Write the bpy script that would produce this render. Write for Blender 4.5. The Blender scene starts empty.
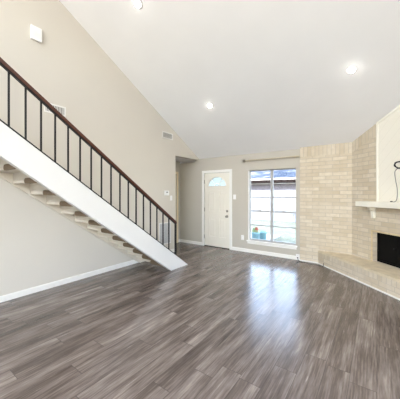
import bpy, bmesh, math, random
from mathutils import Vector, Matrix
random.seed(7)
S = bpy.context.scene
COL = S.collection

# ------------------------------------------------------------------ camera
cam_d = bpy.data.cameras.new('camera'); cam = bpy.data.objects.new('camera', cam_d); COL.objects.link(cam)
cam_d.sensor_fit = 'HORIZONTAL'; cam_d.sensor_width = 36.0
cam_d.lens = 244.2 * 36 / 400
cam_d.shift_x = 0.0; cam_d.shift_y = -0.0158
cam_d.clip_start = 0.05; cam_d.clip_end = 200
cam.location = (0, 0, 1.48)
cam.rotation_euler = (math.pi / 2, 0, math.radians(35.934))
S.camera = cam

# ------------------------------------------------------------------ world, sun, daylight, exposure
W = bpy.data.worlds.new('sky'); S.world = W; W.use_nodes = True
nt = W.node_tree; nt.nodes.clear()
wo = nt.nodes.new('ShaderNodeOutputWorld'); bg = nt.nodes.new('ShaderNodeBackground'); sk = nt.nodes.new('ShaderNodeTexSky')
sk.sky_type = 'NISHITA'; sk.sun_disc = False; sk.sun_elevation = math.radians(50); sk.sun_rotation = math.radians(180)
sk.sun_intensity = 0.4
bg.inputs['Strength'].default_value = 2.6
hz = nt.nodes.new('ShaderNodeHueSaturation'); hz.inputs['Saturation'].default_value = 0.7   # light summer haze
nt.links.new(sk.outputs[0], hz.inputs['Color']); nt.links.new(hz.outputs[0], bg.inputs[0]); nt.links.new(bg.outputs[0], wo.inputs[0])

def lamp(name, kind, loc, rot, energy, color=(1, 1, 1), **kw):
    d = bpy.data.lights.new(name, kind); d.energy = energy; d.color = color
    for k, v in kw.items(): setattr(d, k, v)
    o = bpy.data.objects.new(name, d); COL.objects.link(o); o.location = loc; o.rotation_euler = rot
    return o
# sun stands behind the house (towards -Y) and lights the fence that faces the house
lamp('sun', 'SUN', (0, -20, 30), (math.radians(42), 0, math.radians(-14)), 6.0, (1.0, 0.96, 0.9), angle=0.01)
# added fill lamps standing for daylight, set in made-up rear and side windows
lamp('high_daylight', 'AREA', (-0.7, -4.02, 4.2), (math.radians(90), 0, 0), 255, (0.97, 0.985, 1.0),
     shape='RECTANGLE', size=4.0, size_y=1.0)
lamp('side_daylight', 'AREA', (1.93, -0.1, 1.8), (math.radians(90), 0, math.radians(90)), 45, (0.98, 0.99, 1.0),
     shape='RECTANGLE', size=2.3, size_y=2.3)
S.view_settings.view_transform = 'Standard'; S.view_settings.look = 'None'
S.view_settings.gamma = 1.0; S.view_settings.use_curve_mapping = False
S.view_settings.exposure = -0.12

# ------------------------------------------------------------------ materials
def srgb(r, g, b):
    f = lambda c: (c / 255 / 12.92) if c / 255 <= 0.04045 else ((c / 255 + 0.055) / 1.055) ** 2.4
    return (f(r), f(g), f(b), 1)

class NT:
    def __init__(s, name):
        s.m = bpy.data.materials.new(name); s.m.use_nodes = True; s.t = s.m.node_tree
        s.b = s.t.nodes['Principled BSDF']
    def n(s, typ, **kw):
        nd = s.t.nodes.new(typ)
        for k, v in kw.items(): setattr(nd, k, v)
        return nd
    def l(s, a, b): s.t.links.new(a, b)
    def set(s, **kw):
        for k, v in kw.items(): s.b.inputs[k.replace('_', ' ')].default_value = v
        return s
    def math(s, op, a, b=None):
        nd = s.n('ShaderNodeMath', operation=op)
        for i, v in enumerate((a, b)):
            if v is None: continue
            if isinstance(v, (int, float)): nd.inputs[i].default_value = v
            else: s.l(v, nd.inputs[i])
        return nd.outputs[0]
    def ramp(s, fac, stops):
        r = s.n('ShaderNodeValToRGB'); e = r.color_ramp.elements
        while len(e) < len(stops): e.new(0.5)
        for el, (p, c) in zip(e, stops): el.position = p; el.color = c
        s.l(fac, r.inputs[0]); return r.outputs[0]
    def mix(s, fac, a, b, blend='MIX'):
        nd = s.n('ShaderNodeMix', data_type='RGBA', blend_type=blend)
        for i, v in ((0, fac), (6, a), (7, b)):
            if isinstance(v, (int, float)): nd.inputs[i].default_value = v
            elif isinstance(v, tuple): nd.inputs[i].default_value = v
            else: s.l(v, nd.inputs[i])
        return nd.outputs[2]
    def obj(s): return s.n('ShaderNodeTexCoord').outputs['Object']
    def noise(s, vec, scale, detail=3, rough=0.5):
        nd = s.n('ShaderNodeTexNoise'); nd.inputs['Scale'].default_value = scale
        nd.inputs['Detail'].default_value = detail; nd.inputs['Roughness'].default_value = rough
        s.l(vec, nd.inputs['Vector']); return nd.outputs['Fac']
    def mapping(s, vec, scale=(1, 1, 1), rot=(0, 0, 0), loc=(0, 0, 0)):
        nd = s.n('ShaderNodeMapping'); nd.inputs['Scale'].default_value = scale
        nd.inputs['Rotation'].default_value = rot; nd.inputs['Location'].default_value = loc
        s.l(vec, nd.inputs['Vector']); return nd.outputs[0]
    def bump(s, h, strength, dist):
        nd = s.n('ShaderNodeBump'); nd.inputs['Strength'].default_value = strength; nd.inputs['Distance'].default_value = dist
        s.l(h, nd.inputs['Height']); s.l(nd.outputs[0], s.b.inputs['Normal'])

def plain(name, rgb, rough=0.5, metal=0.0, var=0.04, nscale=6, bump=0.0, spec=0.5):
    a = NT(name); o = a.obj(); n = a.noise(o, nscale)
    c = srgb(*rgb); lo = tuple(v * (1 - var) for v in c[:3]) + (1,); hi = tuple(min(1, v * (1 + var)) for v in c[:3]) + (1,)
    a.l(a.ramp(n, [(0.3, lo), (0.7, hi)]), a.b.inputs['Base Color'])
    a.set(Roughness=rough, Metallic=metal, Specular_IOR_Level=spec)
    if bump: a.bump(a.noise(o, 180, 2), bump, 0.002)
    return a.m

M = {}
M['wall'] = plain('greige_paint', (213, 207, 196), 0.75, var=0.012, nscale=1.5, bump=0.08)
M['far_wall'] = plain('deeper_greige_paint', (193, 187, 175), 0.75, var=0.012, nscale=1.5, bump=0.08)  # same greige as the left wall, its dimmer light put into the colour
M['ceiling'] = plain('ceiling_paint', (243, 243, 243), 0.9, var=0.012, nscale=2, bump=0.35)
M['trim'] = plain('white_trim_paint', (240, 238, 232), 0.4, var=0.01)
M['riser_beige'] = plain('beige_riser_paint', (226, 221, 210), 0.6, var=0.02)  # beige lightened to hold bounced window light in the colour
M['stair_beige'] = plain('beige_stair_paint', (218, 210, 195), 0.55, var=0.02)  # beige tint holds the shade between the stringers
M['stair_white'] = plain('white_stair_paint', (222, 221, 218), 0.45, var=0.008)
M['door'] = plain('cream_door_paint', (236, 231, 218), 0.42, var=0.01)
M['hall_door'] = plain('beige_door_paint', (238, 222, 192), 0.5, var=0.01)  # beige warmed and lightened to paint in warm hall light
M['cream'] = plain('cream_paint', (238, 234, 220), 0.5, var=0.01)
M['plastic'] = plain('white_plastic', (244, 243, 240), 0.35, var=0.005)
M['vent_dark'] = plain('vent_shadow_grey', (120, 118, 115), 0.6)
M['vent_white'] = plain('vent_white_metal', (236, 234, 229), 0.45, var=0.005)
M['return_slat'] = plain('return_slat_metal', (214, 214, 214), 0.5, var=0.01)
M['return_back'] = plain('return_filter_grey', (176, 176, 178), 0.8)
M['iron'] = plain('black_iron', (26, 26, 28), 0.45, 0.3)
M['carpet'] = plain('brown_carpet', (110, 94, 74), 0.95, var=0.15, nscale=90)
M['soot'] = plain('black_firebox_metal', (9, 9, 9), 0.55, 0.0, spec=0.15)
M['cable'] = plain('black_cable_rubber', (36, 35, 36), 0.5)
M['grey_cord'] = plain('grey_cord_rubber', (120, 118, 116), 0.5)
M['nickel'] = plain('brushed_nickel', (150, 145, 135), 0.35, 0.8)
M['rod'] = plain('pewter_rod_metal', (204, 193, 170), 0.5, 0.1)
M['alu'] = plain('grey_window_aluminium', (176, 175, 174), 0.5, 0.0, var=0.02)  # grey holds the backlit shade of the window frames
M['concrete'] = plain('pale_concrete', (150, 148, 143), 0.9, var=0.08, nscale=8)
M['planter'] = plain('pale_blue_glaze', (138, 178, 190), 0.35, var=0.08)
M['soil'] = plain('dark_soil', (70, 54, 42), 0.95, var=0.2, nscale=40)
M['leaf'] = plain('green_leaf', (150, 176, 130), 0.6, var=0.3, nscale=5)
M['flower'] = plain('coral_petals', (190, 92, 76), 0.6, var=0.15)
M['bark'] = plain('grey_brown_bark', (110, 96, 82), 0.9, var=0.2, nscale=20)
M['siding'] = plain('mauve_grey_siding', (94, 86, 89), 0.8, var=0.12, nscale=3)
M['fascia'] = plain('pale_fascia_paint', (176, 166, 156), 0.6)
M['gutter'] = plain('dark_gutter_metal', (34, 27, 25), 0.9, spec=0.05)
M['tan_stone'] = plain('tan_stone_edge', (208, 190, 152), 0.8, var=0.14, nscale=18)
M['render'] = plain('outside_render', (200, 195, 188), 0.85)

a = NT('walnut_rail'); o = a.obj()
n = a.noise(a.mapping(o, (30, 4, 30)), 3, 5, 0.6)
a.l(a.ramp(n, [(0.3, srgb(62, 31, 22)), (0.7, srgb(96, 52, 37))]), a.b.inputs['Base Color']); a.set(Roughness=0.35); M['walnut'] = a.m

# floor: random-length staggered grey-brown planks that run along Y
a = NT('grey_oak_planks'); o = a.obj(); sp = a.n('ShaderNodeSeparateXYZ'); a.l(o, sp.inputs[0])
PWID, PLEN = 0.178, 1.22
rowf = a.math('DIVIDE', sp.outputs[0], PWID); row = a.math('FLOOR', rowf)
wn = a.n('ShaderNodeTexWhiteNoise', noise_dimensions='1D'); a.l(row, wn.inputs['W'])
yy = a.math('ADD', a.math('DIVIDE', sp.outputs[1], PLEN), wn.outputs['Value'])
colf = a.math('FLOOR', yy)
cb = a.n('ShaderNodeCombineXYZ'); a.l(row, cb.inputs[0]); a.l(colf, cb.inputs[1])
wn2 = a.n('ShaderNodeTexWhiteNoise', noise_dimensions='2D'); a.l(cb.outputs[0], wn2.inputs['Vector'])
pid = wn2.outputs['Value']
off = a.n('ShaderNodeVectorMath', operation='SCALE'); off.inputs['Scale'].default_value = 23; a.l(wn2.outputs['Color'], off.inputs[0])
vv = a.n('ShaderNodeVectorMath', operation='ADD'); a.l(o, vv.inputs[0]); a.l(off.outputs[0], vv.inputs[1])
g1 = a.noise(a.mapping(vv.outputs[0], (7, 0.8, 1)), 1.6, 6, 0.66)
g2 = a.noise(a.mapping(vv.outputs[0], (60, 2.2, 1)), 1.5, 4, 0.6)
g3 = a.noise(a.mapping(vv.outputs[0], (3, 1.2, 1)), 2.4, 3, 0.6)
tone = a.math('ADD', a.math('MULTIPLY', pid, 0.10), a.math('ADD', a.math('MULTIPLY', g1, 0.75), a.math('ADD', a.math('MULTIPLY', g2, 0.42), a.math('MULTIPLY', g3, 0.13))))
base = a.ramp(tone, [(0.50, srgb(66, 56, 51)), (0.65, srgb(95, 84, 78)), (0.77, srgb(124, 113, 106)), (0.94, srgb(168, 156, 148))])
fx = a.math('FRACT', rowf); fy = a.math('FRACT', yy)
ex = a.math('MINIMUM', fx, a.math('SUBTRACT', 1.0, fx)); ey = a.math('MINIMUM', fy, a.math('SUBTRACT', 1.0, fy))
sx = a.math('LESS_THAN', ex, 0.014); sy = a.math('LESS_THAN', ey, 0.0024); seam = a.math('MAXIMUM', sx, sy)
a.l(a.mix(a.math('MULTIPLY', seam, 0.55), base, srgb(58, 50, 47)), a.b.inputs['Base Color'])
a.l(a.math('ADD', 0.16, a.math('MULTIPLY', g2, 0.16)), a.b.inputs['Roughness'])
a.bump(a.math('SUBTRACT', a.math('MULTIPLY', g2, 0.25), seam), 0.25, 0.002)
a.set(**{'Specular_IOR_Level': 0.8}); M['floor'] = a.m

def brick(name, mode, slope=0.0, bw=0.255, rh=0.0765):
    """mode 'run': courses along local x, stacked in z.  'soldier': upright bricks.  'top': laid in plan.  """
    a = NT(name); o = a.obj(); sp = a.n('ShaderNodeSeparateXYZ'); a.l(o, sp.inputs[0])
    cb = a.n('ShaderNodeCombineXYZ')
    br = a.n('ShaderNodeTexBrick')
    if mode == 'run':
        a.l(sp.outputs[0], cb.inputs[0]); a.l(sp.outputs[2], cb.inputs[1]); br.offset = 0.5
    elif mode == 'soldier':
        zz = a.math('SUBTRACT', sp.outputs[2], a.math('MULTIPLY', sp.outputs[0], slope))
        a.l(zz, cb.inputs[0]); a.l(sp.outputs[0], cb.inputs[1]); br.offset = 0.0
    else:
        a.l(sp.outputs[1], cb.inputs[0]); a.l(sp.outputs[0], cb.inputs[1]); br.offset = 0.0
    br.inputs['Scale'].default_value = 1.0; br.inputs['Mortar Size'].default_value = 0.006
    br.inputs['Mortar Smooth'].default_value = 0.25; br.inputs['Bias'].default_value = 0.0
    br.inputs['Brick Width'].default_value = bw; br.inputs['Row Height'].default_value = rh
    br.inputs['Color1'].default_value = srgb(222, 211, 191); br.inputs['Color2'].default_value = srgb(199, 184, 157)
    br.inputs['Mortar'].default_value = srgb(186, 176, 160)
    a.l(cb.outputs[0], br.inputs['Vector'])
    n1 = a.noise(o, 14, 4, 0.6); n2 = a.noise(o, 2.2, 2)
    c = a.mix(a.ramp(n1, [(0.35, (0, 0, 0, 1)), (0.75, (0.55, 0.55, 0.55, 1))]), br.outputs['Color'], srgb(190, 174, 144))
    c = a.mix(a.ramp(n2, [(0.4, (0, 0, 0, 1)), (0.7, (0.3, 0.3, 0.3, 1))]), c, srgb(216, 208, 194))
    a.l(c, a.b.inputs['Base Color']); a.set(Roughness=0.85)
    a.bump(a.math('ADD', a.math('SUBTRACT', 1.0, br.outputs['Fac']), a.math('MULTIPLY', n1, 0.5)), 0.55, 0.006)
    return a.m
M['brick'] = brick('cream_brick', 'run')
M['soldier'] = brick('cream_soldier_brick', 'soldier', 0.0, bw=0.9)
M['soldier_slope'] = brick('cream_soldier_brick_raked', 'soldier', 0.393, bw=0.9)
M['rowlock'] = brick('cream_rowlock_brick', 'soldier', 0.0, bw=0.9)
M['hearth_top'] = plain('tan_hearth_stone', (216, 202, 174), 0.8, var=0.12, nscale=9, bump=0.3)

a = NT('cream_diagonal_boards'); o = a.obj(); sp = a.n('ShaderNodeSeparateXYZ'); a.l(o, sp.inputs[0])
d = a.math('DIVIDE', a.math('SUBTRACT', sp.outputs[0], sp.outputs[2]), 0.19)
d = a.math('FRACT', a.math('ADD', d, 20.0)); e = a.math('MINIMUM', d, a.math('SUBTRACT', 1.0, d)); gr = a.math('LESS_THAN', e, 0.02)
a.l(a.mix(a.math('MULTIPLY', gr, 0.22), srgb(236, 231, 216), srgb(186, 178, 160)), a.b.inputs['Base Color']); a.set(Roughness=0.55)
a.bump(a.math('SUBTRACT', 1.0, gr), 0.4, 0.003); M['boards'] = a.m

a = NT('lawn_grass'); o = a.obj(); n = a.noise(o, 2.5, 6, 0.7); n2 = a.noise(o, 40, 3, 0.6)
a.l(a.ramp(a.math('ADD', a.math('MULTIPLY', n, 0.6), a.math('MULTIPLY', n2, 0.4)), [(0.38, srgb(72, 80, 62)), (0.52, srgb(98, 102, 86)), (0.66, srgb(138, 137, 124))]), a.b.inputs['Base Color'])
a.set(Roughness=0.95); a.bump(n2, 0.5, 0.02); M['grass'] = a.m
a = NT('bleached_fence_wood'); o = a.obj(); n = a.noise(a.mapping(o, (10, 10, 0.6)), 2.0, 4, 0.6)
a.l(a.ramp(n, [(0.35, srgb(80, 86, 100)), (0.5, srgb(126, 127, 131)), (0.65, srgb(128, 127, 124))]), a.b.inputs['Base Color']); a.set(Roughness=0.9); M['fence'] = a.m
a = NT('blue_grey_shingles'); o = a.obj(); n = a.noise(a.mapping(o, (0.7, 2.0, 1)), 1.1, 5, 0.65)
a.l(a.ramp(n, [(0.35, srgb(44, 52, 64)), (0.52, srgb(62, 69, 80)), (0.66, srgb(124, 124, 126))]), a.b.inputs['Base Color']); a.set(Roughness=0.95, Specular_IOR_Level=0.05); M['shingle'] = a.m  # pale patches paint dappled light onto the shingles

a = NT('clear_pane'); t = a.t; out = t.nodes['Material Output']
tr = a.n('ShaderNodeBsdfTransparent'); gl = a.n('ShaderNodeBsdfGlossy'); gl.inputs['Roughness'].default_value = 0.02
fr = a.n('ShaderNodeFresnel'); fr.inputs['IOR'].default_value = 1.3; mx = a.n('ShaderNodeMixShader')
tr.inputs[0].default_value = (0.97, 0.98, 0.98, 1)
a.l(fr.outputs[0], mx.inputs[0]); a.l(tr.outputs[0], mx.inputs[1]); a.l(gl.outputs[0], mx.inputs[2]); a.l(mx.outputs[0], out.inputs['Surface'])
M['glass'] = a.m
a = NT('frosted_pane'); t = a.t; out = t.nodes['Material Output']
tr = a.n('ShaderNodeBsdfTransparent'); tl = a.n('ShaderNodeBsdfTranslucent'); mx = a.n('ShaderNodeMixShader')
tr.inputs[0].default_value = (0.42, 0.44, 0.42, 1); tl.inputs[0].default_value = (0.8, 0.82, 0.8, 1); mx.inputs[0].default_value = 0.55
a.l(tr.outputs[0], mx.inputs[1]); a.l(tl.outputs[0], mx.inputs[2]); a.l(mx.outputs[0], out.inputs['Surface']); M['frosted'] = a.m
a = NT('lit_lens'); a.set(Base_Color=(1, 1, 1, 1), Emission_Color=(1.0, 0.95, 0.88, 1), Emission_Strength=36.0); M['lens'] = a.m
M['lens_ring'] = plain('white_fixture_ring', (238, 236, 232), 0.4, var=0.01)

# ------------------------------------------------------------------ mesh helpers
class MB:
    def __init__(s): s.bm = bmesh.new()
    def box(s, x0, x1, y0, y1, z0, z1, bev=0.0):
        x0, x1 = sorted((x0, x1)); y0, y1 = sorted((y0, y1)); z0, z1 = sorted((z0, z1))
        v = [s.bm.verts.new((x, y, z)) for z in (z0, z1) for x, y in ((x0, y0), (x1, y0), (x1, y1), (x0, y1))]
        fs = [s.bm.faces.new([v[i] for i in f]) for f in ((3, 2, 1, 0), (4, 5, 6, 7), (0, 1, 5, 4), (1, 2, 6, 5), (2, 3, 7, 6), (3, 0, 4, 7))]
        if bev:
            es = list({e for f in fs for e in f.edges})
            bmesh.ops.bevel(s.bm, geom=es, offset=bev, segments=2, affect='EDGES', profile=0.5)
        return s
    def prism(s, pts, axis, a, b, bev=0.0):
        """polygon in the two other axes, extruded along axis from a to b (x: pts=(y,z); y: pts=(x,z); z: pts=(x,y))"""
        mk = {'x': lambda p, t: (t, p[0], p[1]), 'y': lambda p, t: (p[0], t, p[1]), 'z': lambda p, t: (p[0], p[1], t)}[axis]
        A = [s.bm.verts.new(mk(p, a)) for p in pts]; B = [s.bm.verts.new(mk(p, b)) for p in pts]; n = len(pts)
        fs = [s.bm.faces.new(A), s.bm.faces.new(B[::-1])]
        for i in range(n): fs.append(s.bm.faces.new((A[i], B[i], B[(i + 1) % n], A[(i + 1) % n])))
        if bev:
            es = list({e for f in fs for e in f.edges})
            bmesh.ops.bevel(s.bm, geom=es, offset=bev, segments=2, affect='EDGES', profile=0.5)
        return s
    def tube(s, pts, r, seg=8):
        pts = [Vector(p) for p in pts]; rings = []
        for i, p in enumerate(pts):
            t = (pts[min(i + 1, len(pts) - 1)] - pts[max(i - 1, 0)]).normalized()
            up = Vector((0, 0, 1)) if abs(t.z) < 0.9 else Vector((1, 0, 0))
            u = t.cross(up).normalized(); w = t.cross(u)
            rr = r[i] if isinstance(r, (list, tuple)) else r
            rings.append([s.bm.verts.new(p + (u * math.cos(q) + w * math.sin(q)) * rr) for q in [2 * math.pi * k / seg for k in range(seg)]])
        for A, B in zip(rings, rings[1:]):
            for k in range(seg): s.bm.faces.new((A[k], A[(k + 1) % seg], B[(k + 1) % seg], B[k]))
        s.bm.faces.new(rings[0][::-1]); s.bm.faces.new(rings[-1]); return s
    def lathe(s, prof, origin, axis, seg=24):
        """prof = (radius, height along axis)"""
        ax = Vector(axis).normalized(); up = Vector((0, 0, 1)) if abs(ax.z) < 0.9 else Vector((1, 0, 0))
        u = ax.cross(up).normalized(); w = ax.cross(u); o = Vector(origin); rings = []
        for r, h in prof:
            r = max(r, 1e-4)
            rings.append([s.bm.verts.new(o + ax * h + (u * math.cos(q) + w * math.sin(q)) * r) for q in [2 * math.pi * k / seg for k in range(seg)]])
        for A, B in zip(rings, rings[1:]):
            for k in range(seg): s.bm.faces.new((A[k], A[(k + 1) % seg], B[(k + 1) % seg], B[k]))
        s.bm.faces.new(rings[0][::-1]); s.bm.faces.new(rings[-1]); return s
    def build(s, name, mat, parent=None, smooth=False, loc=None, rz=0.0):
        bmesh.ops.recalc_face_normals(s.bm, faces=s.bm.faces[:])
        me = bpy.data.meshes.new(name); s.bm.to_mesh(me); s.bm.free()
        me.materials.append(M[mat])
        if smooth:
            for p in me.polygons: p.use_smooth = True
        o = bpy.data.objects.new(name, me); COL.objects.link(o)
        if parent: o.parent = parent
        if loc: o.location = loc
        o.rotation_euler.z = rz
        return o

def tag(o, label, cat, group=None, kind=None):
    o['label'] = label; o['category'] = cat
    if group: o['group'] = group
    if kind: o['kind'] = kind
    return o
def empty(name, loc=(0, 0, 0), rz=0.0):
    o = bpy.data.objects.new(name, None); COL.objects.link(o); o.location = loc; o.rotation_euler.z = rz
    o.empty_display_size = 0.1; return o
def thing(name, label, cat, loc=(0, 0, 0), rz=0.0, group=None): return tag(empty(name, loc, rz), label, cat, group)
def struct(o, label=None, cat=None):
    o['kind'] = 'structure'
    if label: o['label'] = label
    if cat: o['category'] = cat
    return o

# ------------------------------------------------------------------ room dimensions (metres)
XL, YF, XR, YB = -4.134, 5.66, 1.95, -4.0     # left, far, right, rear faces of the room
CE0, CES, RIDGE = 2.46, 0.556, -1.5            # ceiling height at far wall, rake, ridge line
def ceil(y): return CE0 + CES * (YF - y) if y >= RIDGE else CE0 + CES * (YF - RIDGE) - CES * (RIDGE - y)
YH, ZH, XH = 4.646, 2.432, -4.853             # hall opening start, hall ceiling, hall end wall
BX, BY = -0.393, 5.62                          # inner corner where the straight brick meets the diagonal chimney breast
T = 0.14

# ------------------------------------------------------------------ structure
struct(MB().box(-5.2, XR + T, YB - T, YF + T, -0.1, 0).build('floor', 'floor'), 'grey-brown wood plank floor of the living room', 'floor')
struct(MB().prism([(YF + 0.55, ceil(YF + 0.55)), (RIDGE, ceil(RIDGE)), (YB - T, ceil(YB - T)), (YB - T, ceil(YB - T) + 0.2),
                   (RIDGE, ceil(RIDGE) + 0.2), (YF + 0.55, ceil(YF + 0.55) + 0.2)], 'x', XL - T - 0.9, XR + T).build('ceiling', 'ceiling'),
       'white textured cathedral ceiling sloping up from the far wall', 'ceiling')
struct(MB().prism([(YB - T, 0), (YH, 0), (YH, ZH), (YF, ZH), (YF, ceil(YF)), (RIDGE, ceil(RIDGE)), (YB - T, ceil(YB - T))], 'x', XL - T, XL).build('wall_left', 'wall'),
       'tall greige wall rising behind the staircase', 'wall')
# hall recess
struct(MB().box(XH - T, XL - T, YH - 0.9, YF, ZH, ZH + 0.1).build('trim_1', 'ceiling'), 'flat ceiling of the small hall recess', 'ceiling')
w = MB().box(XH - T, XH, YH - 0.9, 4.74, 0, ZH).box(XH - T, XH, 5.50, YF, 0, ZH).box(XH - T, XH, 4.74, 5.50, 2.05, ZH)
w.box(XH, XL - T, YH - 0.9 - T, YH - 0.9, 0, ZH)
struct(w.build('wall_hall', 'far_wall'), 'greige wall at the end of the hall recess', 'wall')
# far wall, with openings for the front door and the window
DX0, DX1, DZ = -3.955, -3.133, 2.045
WX0, WX1, WZ0, WZ1 = -2.612, -1.462, 0.31, 2.05
ztop = ceil(YF + T) - 0.002
w = MB()
w.box(XH - T, DX0, YF, YF + T, 0, ztop).box(DX0, DX1, YF, YF + T, DZ, ztop).box(DX1, WX0, YF, YF + T, 0, ztop)
w.box(WX0, WX1, YF, YF + T, 0, WZ0).box(WX0, WX1, YF, YF + T, WZ1, ztop).box(WX1, XR + T, YF, YF + T, 0, ztop)
w.prism([(YF, ztop - 0.001), (YF + T, ztop - 0.001), (YF, ceil(YF) - 0.001)], 'x', XL - T, XR + T)
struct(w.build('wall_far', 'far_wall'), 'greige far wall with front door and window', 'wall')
# right and rear walls; their unseen window openings are added to let light in
w = MB()
SW0, SW1, SZ0, SZ1 = -1.3, 1.1, 0.55, 3.0
w.box(XR, XR + T, SW0, SW1, 0, SZ0)
w.prism([(SW1, 0), (YF, 0), (YF, ceil(YF)), (SW1, ceil(SW1))], 'x', XR, XR + T)
w.prism([(YB - T, 0), (SW0, 0), (SW0, ceil(SW0)), (RIDGE, ceil(RIDGE)), (YB - T, ceil(YB - T))], 'x', XR, XR + T)
w.prism([(SW0, SZ1), (SW1, SZ1), (SW1, ceil(SW1)), (SW0, ceil(SW0))], 'x', XR, XR + T)
struct(w.build('wall_right', 'wall'), 'greige wall to the right of the viewer', 'wall')
w = MB()
w.box(XL - T, -3.2, YB - T, YB, 0, ceil(YB) - 0.08).box(1.4, XR + T, YB - T, YB, 0, ceil(YB) - 0.08)
w.box(-3.2, 1.4, YB - T, YB, 2.36, 3.7).box(-3.2, 1.4, YB - T, YB, 4.72, ceil(YB) - 0.08).box(-3.2, 1.4, YB - T, YB, 0, 0.1).box(-3.2, 0.5, YB - T, YB, 0.1, 2.36)
struct(w.build('wall_rear', 'wall'), 'greige wall behind the viewer with a patio door', 'wall')
# frames of the added, unseen rear and side light openings
def frame(name, axis, a0, a1, z0, z1, p0, p1, verts, horis, w_=0.06):
    m = MB()
    def bar(u0, u1, q0, q1):
        if axis == 'y': m.box(u0, u1, p0, p1, q0, q1)
        else: m.box(p0, p1, u0, u1, q0, q1)
    bar(a0, a0 + w_, z0, z1); bar(a1 - w_, a1, z0, z1); bar(a0 + w_, a1 - w_, z0, z0 + w_); bar(a0 + w_, a1 - w_, z1 - w_, z1)
    for v in verts: bar(v - w_ / 2, v + w_ / 2, z0 + w_, z1 - w_)
    for h in horis: bar(a0 + w_, a1 - w_, h - w_ / 2, h + w_ / 2)
    return struct(m.build(name, 'alu'))
frame('window_2', 'y', 0.5, 1.4, 0.1, 2.36, YB - T, YB - T + 0.05, [], [])
frame('window_3', 'y', -3.2, 1.4, 3.7, 4.72, YB - T, YB - T + 0.05, [-1.7, -0.1], [])
frame('window_4', 'x', SW0, SW1, SZ0, SZ1, XR + T - 0.05, XR + T, [-0.1], [1.7])
# upper landing the stair climbs to
struct(MB().box(XL, -3.18, YB, -0.30, 2.62, 2.86).build('trim_2', 'stair_white'), 'upper landing at the head of the stair', 'landing')

# straight brick and the diagonal chimney breast
struct(MB().box(0, 0.977, BY - YF, 0, 0, 2.27).build('wall_brick', 'brick', loc=(-1.37, YF, 0)), 'cream brick wall beside the window', 'wall')
wb = bpy.data.objects['wall_brick']
mm = MB().prism([(BY - YF, 2.2705), (0, 2.2705), (0, 2.457), (BY - YF, ceil(BY) - 0.003)], 'x', 0, 0.977)
o = mm.build('soldier_course', 'soldier', wb)
R45 = -math.pi / 4
SL = CES * math.cos(math.pi / 4)              # rise of ceiling per metre along the diagonal wall
zc0 = ceil(BY)
O0, O1, OZ0, OZ1 = 0.472, 1.83, 0.275, 0.80   # firebox opening
P0, P1 = 0.565, 1.735                         # boarded panel
DL = 3.31
dep = 0.30
zt = lambda s: zc0 + SL * s
w = MB()
w.box(0, O0, 0, dep, 0, OZ1).box(O1, DL, 0, dep, 0, OZ1).box(O0, O1, 0, dep, 0, OZ0)
w.box(0, DL, 0, dep, OZ1, 2.0)
w.prism([(0, 2.0), (DL, 2.0), (DL, zt(DL) - 0.205), (0, zt(0) - 0.205)], 'y', 0, dep)
bd = struct(w.build('wall_chimney', 'brick', loc=(BX, BY, 0), rz=R45), 'diagonal cream brick chimney breast', 'wall')
MB().prism([(0, zt(0) - 0.2045), (DL, zt(DL) - 0.2045), (DL, zt(DL) - 0.003), (0, zt(0) - 0.003)], 'y', 0, dep - 0.15).build('soldier_course', 'soldier_slope', bd)

# baseboards
BH, BT = 0.085, 0.015
def base_prof(): return [(0, 0), (BT, 0), (BT, BH - 0.012), (BT * 0.4, BH), (0, BH)]
struct(MB().prism([(XL + 0.0005 + p[0], p[1]) for p in base_prof()], 'y', YB, YH).build('baseboard_left', 'trim'), 'white baseboard under the stair wall', 'baseboard')
m = MB()
for x0, x1 in ((XH + 0.016, DX0 - 0.0695), (DX1 + 0.0695, -1.372)):
    m.prism([(YF - 0.0005 - p[0], p[1]) for p in base_prof()], 'x', x0, x1)
struct(m.build('baseboard_far', 'trim'), 'white baseboard along the far wall', 'baseboard')
m = MB().prism([(XH + 0.0005 + p[0], p[1]) for p in base_prof()], 'y', 5.58, YF - 0.016)
struct(m.build('baseboard_hall', 'trim'), 'white baseboard in the hall recess', 'baseboard')
# quarter-round along the brick and the hearth
HD = (BX + BY - 4.615) / math.sqrt(2)         # hearth projection from the chimney breast
HX = 4.615 - (YF - 0.08)                      # negative X where hearth front meets the straight brick
hx = 4.615 - BY                               # world X of hearth toe on straight brick
q = 0.018
m = MB().box(-1.37, hx - 0.004, BY - q, BY - 0.0005, 0, 0.03, 0.004)
struct(m.build('trim_3', 'trim'), 'white shoe moulding at the foot of the straight brick wall', 'moulding')

# ------------------------------------------------------------------ front door (door_1)
d1 = struct(empty('door_1', ((DX0 + DX1) / 2, YF, 0)), 'cream panelled front door with a half-round fanlight', 'door')
cx = (DX0 + DX1) / 2
def L(x): return x - cx
SY0, SY1 = 0.015, 0.06            # slab thickness, relative to wall face
sx0, sx1, sz0, sz1 = DX0 + 0.012, DX1 - 0.012, 0.018, DZ - 0.014
fx, fz, frx, frz = -3.544, 1.676, 0.28, 0.245
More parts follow.
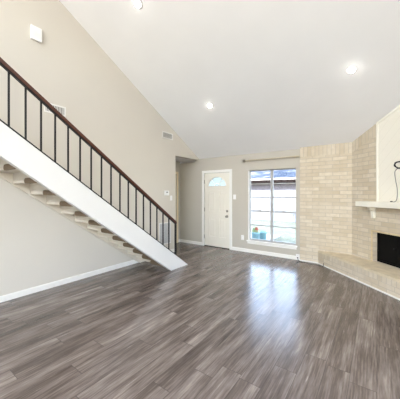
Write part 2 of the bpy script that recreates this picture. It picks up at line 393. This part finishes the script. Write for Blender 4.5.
# slab as pieces around the fanlight and panel recesses
m = MB()
cols = [(-3.788, -3.581), (-3.469, -3.262)]; rows = [(0.285, 0.795), (0.985, 1.535)]
xs = [sx0] + [v for c in cols for v in c] + [sx1]; zs = [sz0] + [v for r in rows for v in r] + [fz]
for i in range(5):
    for j in range(5):
        rec = (i % 2 == 1) and (j % 2 == 1)
        m.box(L(xs[i]), L(xs[i + 1]), SY0 + (0.022 if rec else 0), SY1, zs[j], zs[j + 1])
arc = [(L(fx) + frx * math.cos(t), fz + frz * math.sin(t)) for t in [math.pi * k / 24 for k in range(25)]]
hi = sz1
for k in range(24):
    (xa, za), (xb, zb) = arc[k], arc[k + 1]
    m.prism([(xa, za), (xa, hi), (xb, hi), (xb, zb)], 'y', SY0, SY1)
m.box(L(fx) + frx, L(sx1), SY0, SY1, fz, hi).box(L(sx0), L(fx) - frx, SY0, SY1, fz, hi)
slab = m.build('door_slab', 'door', d1)
m = MB()
for c in cols:
    for r in rows:
        m.box(L(c[0]) + 0.035, L(c[1]) - 0.035, SY0 + 0.003, SY0 + 0.021, r[0] + 0.035, r[1] - 0.035, 0.008)
m.build('raised_panel', 'door', slab)
fan = MB()
for k in range(24):
    for (s0, s1) in ((1.0, 1.075),):
        p = [(L(fx) + frx * q_ * math.cos(t), fz + frz * q_ * math.sin(t)) for q_, t in ((s0, math.pi * k / 24), (s1, math.pi * k / 24), (s1, math.pi * (k + 1) / 24), (s0, math.pi * (k + 1) / 24))]
        fan.prism(p, 'y', SY0 - 0.008, SY0 + 0.004)
    for (s0, s1) in ((0.26, 0.33),):
        p = [(L(fx) + frx * q_ * math.cos(t), fz + frz * q_ * math.sin(t)) for q_, t in ((s0, math.pi * k / 24), (s1, math.pi * k / 24), (s1, math.pi * (k + 1) / 24), (s0, math.pi * (k + 1) / 24))]
        fan.prism(p, 'y', SY0 + 0.004, SY0 + 0.016)
fan.box(L(fx) - frx * 1.075, L(fx) + frx * 1.075, SY0 - 0.008, SY0 - 0.0005, fz - 0.018, fz)
for ang in (48, 132):
    t = math.radians(ang); c, s_ = math.cos(t), math.sin(t); nx, nz = -s_ * 0.009, c * 0.009
    a0 = (L(fx) + frx * 0.33 * c, fz + frz * 0.33 * s_); a1 = (L(fx) + frx * c, fz + frz * s_)
    fan.prism([(a0[0] + nx, a0[1] + nz), (a1[0] + nx, a1[1] + nz), (a1[0] - nx, a1[1] - nz), (a0[0] - nx, a0[1] - nz)], 'y', SY0 + 0.004, SY0 + 0.016)
fl = fan.build('fanlight_frame', 'door', d1)
g = MB().prism(arc, 'y', SY0 + 0.02, SY0 + 0.026); g.build('fanlight_pane', 'frosted', fl)
# casing
m = MB()
for x0, x1 in ((DX0 - 0.069, DX0 + 0.004), (DX1 - 0.004, DX1 + 0.069)):
    m.box(L(x0), L(x1), -0.018, -0.0005, 0, DZ + 0.066, 0.004)
m.box(L(DX0 + 0.004), L(DX1 - 0.004), -0.018, -0.0005, DZ - 0.004, DZ + 0.066, 0.004)
m.build('door_casing', 'trim', d1)
MB().box(L(DX0), L(DX1), 0.005, 0.10, 0.0005, 0.017).build('threshold', 'gutter', d1)
for z in (0.26, 1.02, 1.80):
    hg = MB().box(L(DX0) + 0.006, L(DX0) + 0.016, SY0 - 0.022, SY0 - 0.0005, z - 0.05, z + 0.05)
    hg.tube([(L(DX0) + 0.011, SY0 - 0.024, z - 0.055), (L(DX0) + 0.011, SY0 - 0.024, z + 0.055)], 0.008)
    hg.build('hinge', 'nickel', d1)
kx = -3.222
MB().lathe([(0.034, 0), (0.034, 0.008), (0.026, 0.012), (0.02, 0.02), (0.008, 0.03)], (L(kx), SY0 - 0.0005, 1.003), (0, -1, 0)).build('deadbolt', 'nickel', d1, True)
MB().lathe([(0.036, 0), (0.034, 0.008), (0.014, 0.014), (0.013, 0.03), (0.028, 0.042), (0.033, 0.055), (0.026, 0.068), (0.004, 0.074)], (L(kx), SY0 - 0.0005, 0.862), (0, -1, 0)).build('door_knob', 'nickel', d1, True)

# hall door (door_2) and its casing, seen edge-on beyond the wall end
d2 = struct(empty('door_2', (XH, 5.12, 0)), 'beige door at the end of the hall recess', 'door')
MB().box(-0.06, -0.02, -0.37, 0.37, 0.01, 2.04).build('door_slab', 'hall_door', d2)
m = MB().box(0.0005, 0.018, -0.45, -0.38, 0, 2.12, 0.003).box(0.0005, 0.018, 0.38, 0.45, 0, 2.12, 0.003).box(0.0005, 0.018, -0.38, 0.38, 2.05, 2.12, 0.003)
m.build('door_casing', 'hall_door', d2)

# ------------------------------------------------------------------ window_1
w1 = struct(empty('window_1', ((WX0 + WX1) / 2, YF, 0)), 'white twin window with five rows of panes beside the brick', 'window')
wc = (WX0 + WX1) / 2; hw = (WX1 - WX0) / 2
fy0, fy1 = 0.07, 0.125
m = MB()
m.box(-hw + 0.001, -hw + 0.022, fy0, fy1, WZ0, WZ1).box(hw - 0.022, hw - 0.001, fy0, fy1, WZ0, WZ1)
m.box(-hw + 0.022, hw - 0.022, fy0, fy1, WZ1 - 0.022, WZ1 - 0.001).box(-hw + 0.022, hw - 0.022, fy0, fy1, WZ0 + 0.001, WZ0 + 0.03)
m.box(-0.028, 0.028, fy0 - 0.012, fy1, WZ0 + 0.03, WZ1 - 0.022)
m.build('window_frame', 'alu', w1)
m = MB()
for sgn in (-1, 1):
    xa, xb = (-hw + 0.022, -0.028) if sgn < 0 else (0.028, hw - 0.022)
    for z, h in ((0.685, 0.012), (1.035, 0.018), (1.38, 0.012), (1.71, 0.011)):
        m.box(xa, xb, fy0 + 0.012, fy1 - 0.012, z - h, z + h)
m.build('sash_bar', 'alu', w1)
for sgn in (-1, 1):
    x = sgn * hw / 2
    MB().box(x - 0.025, x + 0.025, fy0 - 0.006, fy0 + 0.0115, 1.054, 1.076, 0.003).build('sash_latch', 'nickel', w1)
    xa, xb = (-hw + 0.022, -0.028) if sgn < 0 else (0.028, hw - 0.022)
    MB().box(xa, xb, fy1 - 0.03, fy1 - 0.026, WZ0 + 0.03, WZ1 - 0.022).build('pane', 'glass', w1)
MB().box(-hw - 0.03, hw + 0.03, -0.045, fy0, WZ0 - 0.032, WZ0 - 0.0005, 0.006).box(-hw - 0.015, hw + 0.015, -0.018, -0.0005, WZ0 - 0.085, WZ0 - 0.032, 0.004).build('window_sill', 'trim', w1)
# bright jamb lining on the left reveal
MB().box(-hw + 0.0005, -hw + 0.008, 0.0, fy0 - 0.0005, WZ0, WZ1).build('jamb_lining', 'trim', w1)

# ------------------------------------------------------------------ staircase
XS = -3.18; SLP = 0.716
stair = thing('staircase', 'white painted open stair rising left along the tall greige wall', 'staircase', (-3.65, 3.4, 0))
def SP(x, y, z): return (x + 3.65, y - 3.4, z)
def stringer(x0, x1, mat):
    yt = -0.298
    pts = [(3.453, 0.0), (3.96, 0.0), (yt, (3.96 - yt) * SLP), (yt, (3.453 - yt) * SLP)]
    MB().prism([(p[0] - 3.4, p[1]) for p in pts], 'x', x0 + 3.65, x1 + 3.65, 0.002).build('stringer', mat, stair)
stringer(XS - 0.085, XS, 'stair_white'); stringer(XL + 0.017, XL + 0.055, 'stair_beige')
tx0, tx1 = XL + 0.056, XS - 0.086
RUN, RISE = 0.2116, 0.1504
for k in range(-6, 12):
    y, z = 0.992 + RUN * k, 1.785 - RISE * k
    tr = MB().box(tx0 + 3.65, tx1 + 3.65, y + 0.014 - 3.4, y + RUN + 0.028 - 3.4, z - 0.022, z + 0.028, 0.006).build('tread', 'stair_beige', stair)
    # rounded brown carpet wrapped over the back of the tread on its open side
    c = MB(); ex = -3.575; r = 0.034
    ring = [(ex + r * math.cos(t), z + r * math.sin(t)) for t in [math.pi / 2 + math.pi * i / 8 for i in range(9)]]
    c.prism([(p[0] + 3.65, p[1]) for p in ring] + [(tx1 - 0.0005 + 3.65, z - r), (tx1 - 0.0005 + 3.65, z + r)], 'y', y - 0.010 - 3.4, y + 0.0135 - 3.4)
    c.build('carpet_edge', 'carpet', tr)
    if k < 11:
        yr = y + RUN; zr0, zr1 = z - RISE + 0.029, z - 0.0225
        MB().box(tx0 + 3.65, tx1 + 3.65, yr + 0.0145 - 3.4, yr + 0.026 - 3.4, zr0, zr1).build('riser', 'riser_beige', stair)

rail = thing('stair_railing', 'black iron balustrade with brown wooden handrail on the white stair', 'railing', (XS - 0.022, 3.6, 0.26))
def RP(pts): return [(p[0] - 3.6, p[1] - 0.26) for p in pts]
yt = -0.28
rz_ = lambda y: 2.906 - 0.7135 * (y - 0.837)      # top of wooden rail
st = lambda y: (3.96 - y) * SLP                   # top of stringer
ye = 3.617
pts = [(ye, rz_(ye)), (yt, rz_(yt)), (yt, rz_(yt) - 0.05), (ye, rz_(ye) - 0.05)]
MB().prism(RP(pts), 'x', -0.026, 0.026, 0.012).build('handrail', 'walnut', rail)
pts = [(ye - 0.008, rz_(ye - 0.008) - 0.0505), (yt, rz_(yt) - 0.0505), (yt, rz_(yt) - 0.068), (ye - 0.008, rz_(ye - 0.008) - 0.068)]
MB().prism(RP(pts), 'x', -0.017, 0.017).build('rail_bar', 'iron', rail)
pts = [(ye - 0.006, st(ye) + 0.024), (yt, st(yt) + 0.024), (yt, st(yt) + 0.0008), (ye - 0.006, st(ye - 0.006) + 0.0008)]
MB().prism(RP(pts), 'x', -0.016, 0.016).build('bottom_bar', 'iron', rail)
for i in range(-7, 17):
    y = 0.918 + 0.1557 * i; h = 0.0085
    MB().prism(RP([(y - h, st(y - h) + 0.0245), (y + h, st(y + h) + 0.0245), (y + h, rz_(y + h) - 0.0685), (y - h, rz_(y - h) - 0.0685)]), 'x', -h, h).build('baluster', 'iron', rail)
MB().prism(RP([(3.585, st(3.585) + 0.0245), (3.615, st(3.615) + 0.0245), (3.615, rz_(3.615) - 0.0685), (3.585, rz_(3.585) - 0.0685)]), 'x', -0.015, 0.015).build('newel_post', 'iron', rail)

# ------------------------------------------------------------------ fittings on the left wall
def grille(name, label, y0, y1, z0, z1, n, slat='vent_white', vertical=False, back='vent_dark'):
    t = thing(name, label, 'vent', (XL + 0.0005, (y0 + y1) / 2, z0))
    hy, h = (y1 - y0) / 2, z1 - z0; b = 0.022
    m = MB().box(0, 0.012, -hy, -hy + b, 0, h, 0.002).box(0, 0.012, hy - b, hy, 0, h, 0.002).box(0, 0.012, -hy + b, hy - b, 0, b, 0.002).box(0, 0.012, -hy + b, hy - b, h - b, h, 0.002)
    m.build('vent_frame', 'vent_white', t)
    MB().box(0, 0.003, -hy + b, hy - b, b, h - b).build('vent_backing', back, t)
    m = MB()
    if vertical:
        for i in range(n):
            y = -hy + b + (2 * hy - 2 * b) * (i + 0.5) / n; m.box(0.003, 0.009, y - 0.004, y + 0.004, b, h - b)
    else:
        for i in range(n):
            z = b + (h - 2 * b) * (i + 0.5) / n; s_ = (h - 2 * b) / n
            m.prism([(0.0032, z - s_ * 0.36), (0.0115, z - s_ * 0.1), (0.0115, z + s_ * 0.02), (0.0032, z + s_ * 0.1)], 'y', -hy + b, hy - b)
    m.build('vent_slats', slat, t)
grille('air_vent', 'white slotted air vent just above the wooden handrail on the left wall', 1.625, 1.95, 2.73, 2.885, 12, vertical=True)
grille('air_vent', 'small white louvred vent high on the wall near the hall recess', 4.166, 4.541, 2.8, 2.958, 7)
grille('return_grille', 'large pale grey return grille low on the wall behind the balusters', 4.06, 4.47, 0.25, 0.775, 22, slat='return_slat', back='return_back')

t = thing('door_chime', 'white box chime cover mounted high on the left wall', 'chime', (XL + 0.0005, 1.514, 3.752))
MB().box(0, 0.04, -0.073, 0.073, 0, 0.203, 0.005).build('chime_cover', 'plastic', t)
m = MB()
for z in (0.05, 0.10, 0.15): m.box(0.0401, 0.043, -0.05, 0.05, z - 0.004, z + 0.004)
m.build('grille_ribs', 'plastic', t)
t = thing('thermostat', 'small white thermostat on the left wall near the hall recess', 'thermostat', (XL + 0.0005, 4.315, 1.425))
MB().box(0, 0.025, -0.075, 0.075, 0, 0.118, 0.006).build('thermostat_case', 'plastic', t)
MB().box(0.0251, 0.027, -0.028, 0.03, 0.065, 0.09).build('thermostat_screen', 'vent_dark', t)

def switch(label, loc, axis, w_=0.075, h=0.122, toggle=True):
    t = thing('light_switch', label, 'switch', loc)
    def bx(u0, u1, d0, d1, z0, z1, b=0):
        if axis == 'x': return MB().box(d0, d1, u0, u1, z0, z1, b)
        return MB().box(u0, u1, -d1, -d0, z0, z1, b)
    bx(-w_ / 2, w_ / 2, 0, 0.006, -h / 2, h / 2, 0.002).build('switch_plate', 'plastic', t)
    bx(-0.016, 0.016, 0.0062, 0.0105, -0.033, 0.033, 0.002).build('rocker', 'plastic', t)
switch('white light switch plate just below and right of the thermostat', (XL + 0.0005, 4.482, 1.36), 'x')
switch('white light switch plate on the wall right of the front door', (-2.992, YF - 0.0005, 1.382), 'y', 0.08, 0.125)

def outlet(label, loc, w_=0.075, h=0.12):
    t = thing('wall_outlet', label, 'outlet', loc)
    MB().box(-w_ / 2, w_ / 2, -0.006, 0, -h / 2, h / 2, 0.002).build('outlet_plate', 'plastic', t)
    for s_ in (-1, 1):
        soc = MB().lathe([(0.017, 0.0), (0.017, 0.003), (0.015, 0.004)], (0, -0.0062, s_ * 0.024), (0, -1, 0)).build('socket', 'plastic', t)
        m = MB()
        for q_ in (-0.006, 0.006): m.box(q_ - 0.0015, q_ + 0.0015, -0.0112, -0.0103, s_ * 0.024 - 0.004, s_ * 0.024 + 0.005)
        m.build('slot', 'vent_dark', soc)
    return t
outlet('white outlet low on the far wall between front door and window', (-2.765, YF - 0.0005, 0.355))
outlet('white outlet box at the baseboard beside the brick wall, cable plugged in', (-1.418, YF - 0.0165, 0.082), 0.08, 0.10)

# ------------------------------------------------------------------ curtain rod
t = thing('curtain_rod', 'long pewter curtain rod above the window', 'curtain rod', (-2.0, YF - 0.08, 2.29))
MB().tube([(-0.66, 0, 0), (0.62, 0, 0)], 0.014, 10).build('rod', 'rod', t, True)
MB().lathe([(0.010, 0), (0.016, 0.006), (0.03, 0.02), (0.034, 0.035), (0.028, 0.052), (0.012, 0.062), (0.004, 0.066)], (-0.6605, 0, 0), (-1, 0, 0)).build('finial', 'nickel', t, True)
for x in (-0.57, 0.52):
    m = MB().box(x - 0.008, x + 0.008, 0.0145, 0.073, -0.006, 0.006).box(x - 0.015, x + 0.015, 0.073, 0.0795, -0.03, 0.03, 0.002)
    m.build('rod_bracket', 'rod', t)

# ------------------------------------------------------------------ fireplace, hearth, mantel, panel (local x runs along the diagonal wall, -y is the room)
LOC = (BX, BY, 0)
h = thing('hearth', 'raised cream brick hearth with tan stone top along the diagonal wall', 'hearth', LOC, R45)
s2 = math.sqrt(2) / 2
def loc2(X, Y): return ((X - BX) * s2 - (Y - BY) * s2, (X - BX) * s2 + (Y - BY) * s2)
A = loc2(hx + 0.002, BY - 0.0012); Rr = loc2(XR - 0.002, 4.615 - XR + 0.002); Rb = loc2(XR - 0.002, BX + BY - XR)
plan = [(A[0], -HD), (Rr[0], -HD), (Rb[0], -0.001), (0.0, -0.0015)]
HZ = 0.275
ins = [(A[0] + 0.02, -HD + 0.008), (Rr[0], -HD + 0.008), (Rb[0], -0.002), (0.004, -0.0025)]
MB().prism(plan, 'z', 0.0, 0.155).build('hearth_base', 'brick', h)
MB().prism(plan, 'z', 0.1552, 0.235).build('rowlock_course', 'rowlock', h)
MB().prism(plan, 'z', 0.2352, HZ - 0.001).build('hearth_slab', 'hearth_top', h)
MB().box(A[0] - 0.004, Rr[0] - 0.02, -HD - 0.016, -HD - 0.0005, 0, 0.022, 0.003).build('shoe_moulding', 'trim', h)

fp = thing('fireplace', 'black metal firebox with tan stone edging set in the diagonal brick', 'fireplace', LOC, R45)
ev = 0.03
m = MB().box(O0 - ev, O0 - 0.001, -0.012, -0.0005, HZ, OZ1 + ev, 0.003).box(O1 + 0.001, O1 + ev, -0.012, -0.0005, HZ, OZ1 + ev, 0.003).box(O0 - 0.001, O1 + 0.001, -0.012, -0.0005, OZ1 + 0.001, OZ1 + ev, 0.003)
m.build('stone_surround', 'tan_stone', fp)
m = MB().box(O0 + 0.001, O0 + 0.03, 0.085, 0.12, HZ + 0.001, OZ1 - 0.001).box(O1 - 0.03, O1 - 0.001, 0.085, 0.12, HZ + 0.001, OZ1 - 0.001)
m.box(O0 + 0.03, O1 - 0.03, 0.085, 0.12, OZ1 - 0.05, OZ1 - 0.001).box(O0 + 0.03, O1 - 0.03, 0.085, 0.12, HZ + 0.001, HZ + 0.03)
m.build('firebox_frame', 'soot', fp)
n = 4; xw = (O1 - O0 - 0.06) / n
for i in range(n):
    x0 = O0 + 0.03 + i * xw
    dr = MB().box(x0 + 0.002, x0 + xw - 0.002, 0.095, 0.112, HZ + 0.032, OZ1 - 0.052, 0.003).build('firebox_door', 'soot', fp)
    if i in (1, 2, 0):
        kx_ = x0 + (xw - 0.03 if i != 2 else 0.03)
        MB().lathe([(0.006, 0), (0.006, 0.012), (0.012, 0.018), (0.009, 0.026)], (kx_, 0.0945, 0.56), (0, -1, 0), 12).build('door_pull', 'iron', dr)
MB().box(O0 + 0.001, O1 - 0.001, 0.20, 0.21, HZ + 0.001, OZ1 - 0.001).build('firebox_back', 'soot', fp)

mt = thing('mantel', 'white wooden mantel shelf on brackets above the firebox', 'mantel', LOC, R45)
MZ0, MZ1 = 1.246, 1.336
MB().box(0.318, 2.05, -0.215, -0.0006, MZ0, MZ1, 0.006).build('shelf', 'cream', mt)
for x in (0.488, 1.71):
    pr = [(-0.0006, 1.04), (-0.055, 1.04), (-0.06, 1.06), (-0.06, 1.165), (-0.085, 1.185), (-0.125, 1.195), (-0.13, MZ0 - 0.0006), (-0.0006, MZ0 - 0.0006)]
    MB().prism(pr, 'x', x, x + 0.047, 0.003).build('corbel', 'cream', mt)

pn = thing('panelling', 'cream diagonal board panelling above the mantel up to the ceiling', 'panel', LOC, R45)
PZ = MZ1 + 0.001
MB().prism([(P0 + 0.035, PZ), (P1 - 0.035, PZ), (P1 - 0.035, zt(P1 - 0.035) - 0.05), (P0 + 0.035, zt(P0 + 0.035) - 0.05)], 'y', -0.014, -0.0006).build('board_field', 'boards', pn)
for x0 in (P0, P1 - 0.0355):
    MB().prism([(x0, PZ), (x0 + 0.0345, PZ), (x0 + 0.0345, zt(x0 + 0.0345) - 0.006), (x0, zt(x0) - 0.006)], 'y', -0.03, -0.0006, 0.003).build('side_trim', 'cream', pn)
MB().prism([(P0 + 0.035, zt(P0 + 0.035) - 0.049), (P1 - 0.036, zt(P1 - 0.036) - 0.049), (P1 - 0.036, zt(P1 - 0.036) - 0.006), (P0 + 0.035, zt(P0 + 0.035) - 0.006)], 'y', -0.026, -0.0006, 0.003).build('top_trim', 'cream', pn)

# coiled cable on the panel with a grey cord hanging to the mantel
def spline(P, n=8):
    P = [Vector(p) for p in P]; out = []
    for i in range(len(P) - 1):
        p0, p1, p2, p3 = P[max(i - 1, 0)], P[i], P[i + 1], P[min(i + 2, len(P) - 1)]
        for k in range(n):
            t_ = k / n
            out.append(0.5 * ((2 * p1) + (p2 - p0) * t_ + (2 * p0 - 5 * p1 + 4 * p2 - p3) * t_ ** 2 + (3 * p1 - p0 - 3 * p2 + p3) * t_ ** 3))
    return out + [P[-1]]
cs = 0.975
ck = thing('wall_cable', 'black coiled cable with a thin cord dangling over the cream panelling', 'cable', LOC, R45)
pts = []
for k in range(61):
    t_ = k / 60 * 2 * math.pi * 2.2
    rr = 0.062 + 0.006 * math.sin(3.1 * t_)
    pts.append((cs + rr * 1.15 * math.cos(t_ + 2.5), -0.024 - 0.006 * (k % 28) / 28, 1.925 + 0.82 * rr * math.sin(t_ + 2.5)))
MB().tube(pts, 0.010, 8).build('cable_coil', 'cable', ck, True)
cord = spline([(cs - 0.01, -0.022, 1.87), (cs - 0.055, -0.02, 1.85), (cs - 0.075, -0.02, 1.80), (cs - 0.06, -0.02, 1.68), (cs - 0.035, -0.02, 1.55), (cs - 0.03, -0.024, 1.44), (cs - 0.035, -0.035, 1.37), (cs - 0.055, -0.05, 1.3425), (cs - 0.075, -0.06, 1.3425)])
MB().tube(cord, 0.005, 6).build('cord', 'grey_cord', ck, True)
MB().lathe([(0.004, 0), (0.009, 0.008), (0.009, 0.03), (0.005, 0.036)], (cs - 0.073, -0.059, 1.3465), (-0.9, -0.45, 0), 10).build('plug', 'cable', ck, True)

# cable along the floor from the outlet to the hearth
fc = thing('floor_cable', 'black cable lying on the floor from the outlet to the hearth corner', 'cable', (-1.2, 5.5, 0))
P = [(-1.418, 5.628, 0.058), (-1.41, 5.60, 0.05), (-1.385, 5.56, 0.02), (-1.34, 5.53, 0.006), (-1.2, 5.50, 0.006), (-1.05, 5.47, 0.006), (-0.95, 5.45, 0.006), (-0.88, 5.445, 0.008), (-0.872, 5.443, 0.03), (-0.872, 5.443, 0.07)]
MB().tube(spline([(p[0] + 1.2, p[1] - 5.5, p[2]) for p in P]), 0.006, 8).build('cord', 'cable', fc, True)
MB().box(-0.232, -0.204, 0.118, 0.1375 - 0.0145, 0.047, 0.07, 0.003).build('plug', 'cable', fc)

# ------------------------------------------------------------------ recessed ceiling lights
nrm = Vector((0, -CES, -1)).normalized()
def downlight(label, x, y):
    z = ceil(y)
    t = thing('recessed_light', label, 'ceiling light', (x, y, z), 0, 'recessed ceiling lights')
    MB().lathe([(0.046, 0.001), (0.068, 0.001), (0.071, 0.006), (0.064, 0.012), (0.048, 0.010)], (0, 0, 0), nrm, 28).build('trim_ring', 'lens_ring', t, True)
    MB().lathe([(0.044, 0.004), (0.044, 0.02), (0.039, 0.032), (0.025, 0.041), (0.004, 0.044)], (0, 0, 0), nrm, 24).build('lamp_lens', 'lens', t, True)
downlight('lit recessed light at the top left edge of the ceiling', -2.86, 2.385)
downlight('lit recessed light low on the ceiling in line with the front door', -2.775, 4.178)
downlight('lit recessed light on the ceiling near the brick chimney', -0.30, 4.178)

# ------------------------------------------------------------------ outdoors
struct(MB().box(-40, 25, YF + T + 0.001, 45, -0.3, -0.06).build('lawn', 'grass'), 'pale sunny lawn beyond the window', 'lawn')
struct(MB().box(-5.6, -2.75, YF + T + 0.002, 8.7, -0.0595, -0.02).build('porch_slab', 'concrete'), 'pale concrete porch slab outside the window', 'porch')
f = thing('garden_fence', 'bleached white board fence across the lawn outside', 'fence', (-8, 13.2, -0.06))
m = MB()
for i in range(150):
    x = -14 + i * 0.165; m.box(x, x + 0.15, 0, 0.022, 0.02, 1.70 + 0.02 * random.random())
m.build('fence_boards', 'fence', f)
MB().box(-14, 10.7, 0.0225, 0.06, 0.4, 0.49).box(-14, 10.7, 0.0225, 0.06, 1.3, 1.39).build('fence_rail', 'fence', f)
hs = thing('neighbour_house', 'house with blue-grey roof and dark gutter behind the fence', 'house', (-8, 18.5, -0.06))
MB().box(-13, 16, 0, 9, 0, 2.3).build('house_wall', 'siding', hs)
MB().prism([(-0.55, 2.50), (4.6, 5.1), (9.6, 2.5), (9.6, 2.68), (4.6, 5.3), (-0.55, 2.70)], 'x', -13.6, 16.6).build('roof', 'shingle', hs)
MB().box(-13.6, 16.6, -0.58, -0.551, 2.46, 2.66).build('fascia', 'fascia', hs)
MB().box(-13.6, 16.6, -0.66, -0.581, 2.32, 2.53).build('gutter', 'gutter', hs)

def leaves(m, c, rad, n, size):
    for _ in range(n):
        d = Vector((random.gauss(0, 1), random.gauss(0, 1), random.gauss(0, 1))).normalized() * rad * random.random() ** 0.4
        p = Vector(c) + d; u = Vector((random.gauss(0, 1), random.gauss(0, 1), random.gauss(0, 1))).normalized()
        v = u.orthogonal().normalized(); s_ = size * random.uniform(0.6, 1.2)
        q4 = [p - u * s_, p + v * s_ * 0.4, p + u * s_, p - v * s_ * 0.4]
        m.bm.faces.new([m.bm.verts.new(x) for x in q4])
    return m
def planter(label, x, y, flower):
    t = thing('planter', label, 'planter', (x, y, -0.0198)); t.scale.z = 1.12
    MB().lathe([(0.075, 0), (0.08, 0.01), (0.105, 0.34), (0.118, 0.345), (0.118, 0.38), (0.1, 0.38), (0.095, 0.335)], (0, 0, 0), (0, 0, 1), 24).build('pot', 'planter', t, True)
    MB().lathe([(0.01, 0.336), (0.093, 0.337), (0.093, 0.343), (0.01, 0.35)], (0, 0, 0), (0, 0, 1), 16).build('soil', 'soil', t)
    if flower:
        leaves(MB(), (0, 0, 0.42), 0.085, 60, 0.04).build('foliage', 'leaf', t)
        leaves(MB(), (0.04, -0.02, 0.45), 0.05, 60, 0.025).build('blossom', 'flower', t)
planter('pale blue glazed planter with a coral flower outside the window', -2.712, 6.35, True)
planter('plain pale blue glazed planter, the right one of the pair outside', -2.593, 6.58, False)
tr = thing('garden_tree', 'bright green leafy tree beyond the front door fanlight', 'tree', (-8.6, 12.2, -0.06))
MB().tube([(0, 0, 0), (0.05, 0, 1.2), (0, 0.05, 2.2)], [0.14, 0.1, 0.07], 10).build('trunk', 'bark', tr, True)
m = MB()
for c in ((0, 0, 2.6), (-0.7, 0.1, 2.3), (0.6, -0.1, 2.2), (0, 0.2, 3.4), (-0.3, -0.3, 1.9)): leaves(m, c, 0.85, 420, 0.11)
m.build('foliage', 'leaf', tr)
